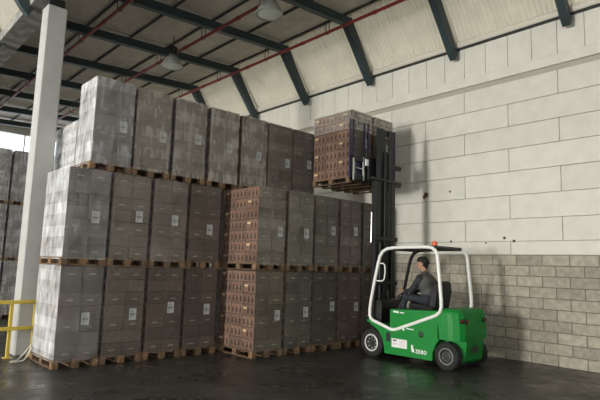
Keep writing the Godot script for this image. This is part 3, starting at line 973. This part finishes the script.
	for k in 7:
		part("roof_bar", box(Vector3(1.02, 0.03, 0.05), 0.006), M.black, t, Vector3(0, 2.185, -0.34 + k * 0.122))
	var bc := part("beacon", lathe([Vector2(0.0, 0.0), Vector2(0.06, 0.0), Vector2(0.06, 0.02), Vector2(0.05, 0.025), Vector2(0.048, 0.085), Vector2(0.035, 0.10), Vector2(0.0, 0.105)], 18), M.amber, t, Vector3(-0.30, 2.205, 0.46))
	part("beacon_base", lathe([Vector2(0.0, -0.01), Vector2(0.065, -0.01), Vector2(0.065, 0.018), Vector2(0.0, 0.02)], 18), M.black, bc)
	part("grab_handle", tube([Vector3(-0.50, 1.86, -0.70), Vector3(-0.50, 1.865, -0.62), Vector3(-0.50, 1.83, -0.57), Vector3(-0.50, 1.70, -0.56), Vector3(-0.50, 1.56, -0.58), Vector3(-0.50, 1.51, -0.63), Vector3(-0.50, 1.51, -0.80)], 0.014, 8), M.white, t)
	# mast: outer and inner channels, ties, cylinders, chains
	for s in [-1, 1]:
		part("outer_channel", box(Vector3(0.05, 3.55, 0.10), 0.006), M.mast, t, Vector3(0.10 + s * 0.315, 1.87, -1.10))
		part("outer_flange", box(Vector3(0.13, 3.55, 0.018), 0.004), M.mast, t, Vector3(0.10 + s * 0.275, 1.87, -1.045))
		part("inner_channel", box(Vector3(0.045, 3.52, 0.085), 0.006), M.mast, t, Vector3(0.15 + s * 0.235, 3.07, -1.11))
		part("inner_flange", box(Vector3(0.19, 3.52, 0.02), 0.004), M.mast, t, Vector3(0.15 + s * 0.155, 3.07, -1.06))
		part("lift_cylinder", tube([Vector3(0.10 + s * 0.20, 0.25, -1.02), Vector3(0.10 + s * 0.20, 2.30, -1.02)], 0.03, 10), M.mast, t)
		part("lift_chain", box(Vector3(0.035, 2.2, 0.015), 0.003), M.black, t, Vector3(0.13 + s * 0.07, 3.2, -1.03))
		part("tilt_cylinder", tube([Vector3(s * 0.30, 0.55, -0.62), Vector3(0.06 + s * 0.30, 0.70, -1.04)], 0.03, 8), M.black, t)
	part("free_lift_cylinder", tube([Vector3(0.15, 0.2, -1.11), Vector3(0.15, 4.33, -1.11)], 0.07, 14), M.mast, t)
	part("mast_tie", box(Vector3(1.04, 0.06, 0.06), 0.008), M.mast, t, Vector3(0.10, 3.67, -1.02))
	for y in [0.35, 1.45, 2.40]:
		part("mast_tie", box(Vector3(0.78, 0.09, 0.05), 0.008), M.mast, t, Vector3(0.10, y, -1.02))
	for y in [4.76, 4.02, 3.2, 2.75]:
		part("inner_tie", box(Vector3(0.50, 0.13, 0.05), 0.008), M.mast, t, Vector3(0.15, y, -1.10))
	part("hose", tube([Vector3(0.03, 0.6, -1.02), Vector3(0.04, 2.0, -1.01), Vector3(0.03, 3.4, -1.01), Vector3(0.06, 4.3, -1.02), Vector3(0.06, 4.4, -1.10), Vector3(0.05, 4.2, -1.18)], 0.016, 8), M.black, t)
	part("chrome_rod", tube([Vector3(-0.27, 2.30, -1.12), Vector3(-0.27, 2.95, -1.12)], 0.02, 8), M.chrome, t)
	# carriage of the double pallet handler with four forks and a tall backrest
	part("carriage_plate", box(Vector3(0.62, 0.52, 0.05), 0.01), M.mast, t, Vector3(0.02, 3.92, -1.23))
	for y in [3.70, 4.10]:
		part("carriage_bar", box(Vector3(1.60, 0.10, 0.07), 0.01), M.mast, t, Vector3(0.19, y, -1.31))
	var fx := [-0.37, -0.03, 0.41, 0.75]
	for i in 4:
		part("fork", prism_x(PackedVector2Array([Vector2(-1.36, 4.16), Vector2(-1.40, 4.16), Vector2(-1.44, 3.72), Vector2(-1.50, 3.70), Vector2(-2.58, 3.675), Vector2(-2.58, 3.663), Vector2(-1.40, 3.655), Vector2(-1.37, 3.70)]), fx[i] - 0.05, fx[i] + 0.05, 0.004), M.mast, t)
		part("fork_carrier", box(Vector3(0.16, 0.50, 0.05), 0.012), M.blue_steel if i % 2 == 0 else M.mast, t, Vector3(fx[i] - 0.10, 3.92, -1.375))
	for x in [-0.66, -0.54, -0.18, -0.05, 0.30, 0.43, 0.79, 0.92]:
		part("backrest_bar", box(Vector3(0.035, 1.36, 0.035), 0.006), M.blue_steel, t, Vector3(x, 4.33, -1.43))
	for y in [3.68, 4.16]:
		part("backrest_rail", box(Vector3(1.62, 0.05, 0.03), 0.006), M.mast, t, Vector3(0.13, y, -1.415))
	for s in [[-0.36, 0.30], [0.16, 0.66]]:
		part("spread_cylinder", tube([Vector3(s[0], 3.90, -1.30), Vector3(s[1], 3.90, -1.30)], 0.035, 10), M.mast, t)
		part("spread_rod", tube([Vector3(s[0] - 0.22, 3.90, -1.30), Vector3(s[0], 3.90, -1.30)], 0.018, 8), M.chrome, t)
	part("hose_guard", box(Vector3(0.05, 0.50, 0.04), 0.012), M.lamp_shell, t, Vector3(-0.60, 3.88, -1.36))
	part("hose_guard", box(Vector3(0.06, 0.52, 0.04), 0.012), M.lamp_shell, t, Vector3(-0.36, 3.90, -1.29))
	part("valve_block", box(Vector3(0.20, 0.16, 0.10), 0.01), M.chrome, t, Vector3(-0.28, 4.04, -1.26))
	part("valve_block", box(Vector3(0.10, 0.30, 0.06), 0.01), M.lamp_shell, t, Vector3(-0.14, 3.95, -1.265))
	part("hose", tube([Vector3(-0.30, 4.12, -1.24), Vector3(-0.36, 4.30, -1.20), Vector3(-0.28, 4.42, -1.16), Vector3(-0.16, 4.36, -1.14), Vector3(-0.06, 4.2, -1.16)], 0.014, 8), M.black, t)
	# the two lifted pallets
	for i in 2:
		var o := place_load("red", 3, 7, 0.14, 0.05, 8, Vector3(8.66 + 0.78 * i, 3.60, -7.50), ["clear-wrapped carton pallet raised on the forks, the one toward the stacks", "clear-wrapped carton pallet raised on the forks, the one toward the white wall"][i], "pallets raised on the forks")
		part("top_wrap", film_mesh(2 * CW + 0.02, 2.05 * CH, 3 * CD + 0.012, 0.75, 0.38, 21), M.film, o, Vector3(0, 0.145 + 5.0 * CH, -0.002))
		part("top_sheet", box(Vector3(2 * CW + 0.01, 0.006, 3 * CD + 0.01), 0.002), M.gutter, o, Vector3(0, 0.142 + 7 * CH, -0.01 - 1.5 * CD))

func build_driver() -> void:
	var skin := Color(0.42, 0.24, 0.16)
	var coat := Color(0.075, 0.075, 0.07)
	var sleeve := Color(0.022, 0.022, 0.026)
	var jeans := Color(0.018, 0.02, 0.03)
	var shoe := Color(0.012, 0.012, 0.012)
	var o := MeshInstance3D.new()
	o.name = "person"
	var st := SurfaceTool.new()
	st.begin(Mesh.PRIMITIVE_TRIANGLES)
	# origin on the seat; faces -z
	var hip := Vector3(0, 0.10, 0.10)
	var chest := Vector3(0, 0.42, 0.03)
	var neck := Vector3(0, 0.62, -0.02)
	var b := [
		[hip + Vector3(-0.07, 0, 0), hip + Vector3(0.07, 0, 0), 0.125, 0.125, jeans],
		[Vector3(0, 0.18, 0.09), Vector3(0, 0.30, 0.07), 0.155, 0.165, coat],
		[chest + Vector3(-0.07, 0, 0), chest + Vector3(0.07, 0, 0), 0.165, 0.165, coat],
		[Vector3(-0.15, 0.52, 0.0), Vector3(0.15, 0.52, 0.0), 0.082, 0.082, coat],
		[Vector3(0, 0.52, 0.0), neck + Vector3(0, -0.015, 0), 0.09, 0.066, coat],
		[neck + Vector3(0, -0.02, 0), neck + Vector3(0, 0.10, -0.02), 0.055, 0.052, skin]]
	for s in [-1.0, 1.0]:
		var sh := Vector3(s * 0.20, 0.50, 0.0)
		var el := Vector3(s * 0.27, 0.27, -0.14)
		var wr := Vector3(s * 0.13, 0.245, -0.40)
		b.append([sh, el, 0.072, 0.056, sleeve])
		b.append([el, wr, 0.050, 0.036, sleeve])
		var kn := Vector3(s * 0.15, 0.13, -0.36)
		var an := Vector3(s * 0.15, -0.32, -0.50)
		b.append([Vector3(s * 0.09, 0.09, 0.08), kn, 0.092, 0.066, jeans])
		b.append([kn, an, 0.064, 0.045, jeans])
		b.append([an + Vector3(0, -0.03, 0.02), an + Vector3(0, -0.06, -0.15), 0.05, 0.038, shoe])
	add_field(st, b, 0.013, 0.04)
	# head: turned slightly to the left side of the truck
	var hb := neck + Vector3(0, 0.16, -0.045)
	var turn := Basis(Vector3.UP, 0.5)
	var R := func(v: Vector3) -> Vector3: return hb + turn * v
	var head := [
		[R.call(Vector3(0, 0.045, 0.02)), R.call(Vector3(0, 0.045, -0.025)), 0.083, 0.080, skin],
		[R.call(Vector3(0, -0.03, -0.035)), R.call(Vector3(0, -0.062, -0.062)), 0.062, 0.036, skin],
		[R.call(Vector3(0, 0.02, -0.098)), R.call(Vector3(0, -0.018, -0.112)), 0.011, 0.017, skin],
		[R.call(Vector3(-0.03, 0.034, -0.092)), R.call(Vector3(0.03, 0.034, -0.092)), 0.018, 0.018, skin],
		[R.call(Vector3(-0.02, -0.048, -0.094)), R.call(Vector3(0.02, -0.048, -0.094)), 0.012, 0.012, Color(0.36, 0.16, 0.12)],
		[R.call(Vector3(-0.084, 0.02, 0.005)), R.call(Vector3(-0.086, -0.02, 0.0)), 0.016, 0.012, skin],
		[R.call(Vector3(0.084, 0.02, 0.005)), R.call(Vector3(0.086, -0.02, 0.0)), 0.016, 0.012, skin],
		[neck + Vector3(0, 0.03, -0.005), R.call(Vector3(0, -0.02, 0.0)), 0.052, 0.056, skin]]
	for s in [-1.0, 1.0]:
		head.append([R.call(Vector3(s * 0.031, 0.022, -0.094)), R.call(Vector3(s * 0.031, 0.022, -0.097)), 0.010, 0.009, Color(0.05, 0.035, 0.03)])
	add_field(st, head, 0.005, 0.018)
	# hands closed on the steering wheel rim
	for s in [-1.0, 1.0]:
		var wr := Vector3(s * 0.13, 0.245, -0.40)
		var palm := wr + Vector3(s * 0.005, 0.0, -0.065)
		var h := [[wr + Vector3(0, 0, 0.02), wr, 0.030, 0.028, skin], [wr, palm, 0.028, 0.026, skin], [palm + Vector3(-0.022, 0.008, 0), palm + Vector3(0.022, 0.008, 0), 0.021, 0.021, skin]]
		for f in 4:
			var x := -0.033 + 0.022 * f
			var ln: float = [0.026, 0.032, 0.034, 0.028][f]
			var k0 := palm + Vector3(x, 0.012, -0.014)
			var k1 := k0 + Vector3(0, 0.008, -ln)
			var k2 := k1 + Vector3(0, -ln * 0.9, -0.008)
			var k3 := k2 + Vector3(0, -0.004, ln * 0.6)
			h.append([k0, k1, 0.0095, 0.0090, skin])
			h.append([k1, k2, 0.0090, 0.0085, skin])
			h.append([k2, k3, 0.0085, 0.0075, skin])
		var t0 := palm + Vector3(-s * 0.028, -0.004, 0.022)
		h.append([t0, t0 + Vector3(-s * 0.018, -0.008, -0.028), 0.012, 0.010, skin])
		h.append([t0 + Vector3(-s * 0.018, -0.008, -0.028), t0 + Vector3(-s * 0.004, -0.018, -0.052), 0.010, 0.0085, skin])
		add_field(st, h, 0.004, 0.006)
	st.generate_normals()
	o.mesh = st.commit()
	var m := mat(Color(1, 1, 1), 0.8)
	m.vertex_color_use_as_albedo = true
	o.material_override = m
	add_child(o)
	o.position = Vector3(8.90, 1.08, -5.98)
	tag(o, "person in grey jacket and dark trousers seated at the forklift controls", "person")
	# short dark hair
	var hs := SurfaceTool.new()
	hs.begin(Mesh.PRIMITIVE_TRIANGLES)
	var dark := Color(0.008, 0.008, 0.010)
	add_field(hs, [[R.call(Vector3(0, 0.075, 0.025)), R.call(Vector3(0, 0.080, -0.03)), 0.096, 0.082, dark], [R.call(Vector3(0, 0.03, 0.045)), R.call(Vector3(0, -0.03, 0.055)), 0.092, 0.060, dark], [R.call(Vector3(-0.05, 0.055, 0.02)), R.call(Vector3(-0.06, 0.02, 0.025)), 0.040, 0.032, dark], [R.call(Vector3(0.05, 0.055, 0.02)), R.call(Vector3(0.06, 0.02, 0.025)), 0.040, 0.032, dark]], 0.006, 0.02)
	hs.generate_normals()
	part("hair", hs.commit(), m, o)

# ------------------------------------------------------------------
func _ready() -> void:
	rng.seed = 4242
	var cam := Camera3D.new()
	cam.name = "camera"
	add_child(cam)
	cam.position = Vector3(0, 1.75, 0)
	cam.rotation = Vector3(deg_to_rad(7.322), deg_to_rad(-42.377), deg_to_rad(1.754))
	cam.fov = 42.28
	cam.far = 200.0
	cam.current = true
	var env := Environment.new()
	env.background_mode = Environment.BG_COLOR
	env.background_color = Color(0.93, 0.97, 1.0)
	env.background_energy_multiplier = 3.0
	env.tonemap_mode = Environment.TONE_MAPPER_LINEAR
	env.tonemap_exposure = 1.0
	env.sdfgi_enabled = true
	env.ssao_enabled = true
	env.ssil_enabled = true
	var we := WorldEnvironment.new()
	we.name = "world_environment"
	we.environment = env
	add_child(we)
	# daylight: open loading doors in the far left wall, plus added fill overhead and behind the camera
	for d in [
			[Vector3(-30.0, 3.15, -7.4), Vector2(3.4, 6.0), Vector3(0, -PI / 2, 0), 870.0],
			[Vector3(-30.0, 3.15, -19.0), Vector2(6.0, 6.0), Vector3(0, -PI / 2, 0), 160.0],
			[Vector3(-2.5, 4.7, 7.3), Vector2(7.0, 5.0), Vector3.ZERO, 37.0],
			[Vector3(-1.4, 8.02, -9.0), Vector2(1.1, 26.0), Vector3(-PI / 2, 0, 0), 50.0]]:
		var a := AreaLight3D.new()
		a.name = "daylight_and_fill"
		add_child(a, true)
		a.area_size = d[1]
		a.position = d[0]
		a.rotation = d[2]
		a.light_color = Color(1.0, 0.99, 0.97)
		a.light_energy = d[3]
		a.area_normalize_energy = true
		a.area_range = 80.0
		a.shadow_enabled = true
	make_materials()
	build_shell()
	build_pipes()
	build_lamps()
	build_rail()
	build_stacks()
	build_forklift()
	build_driver()
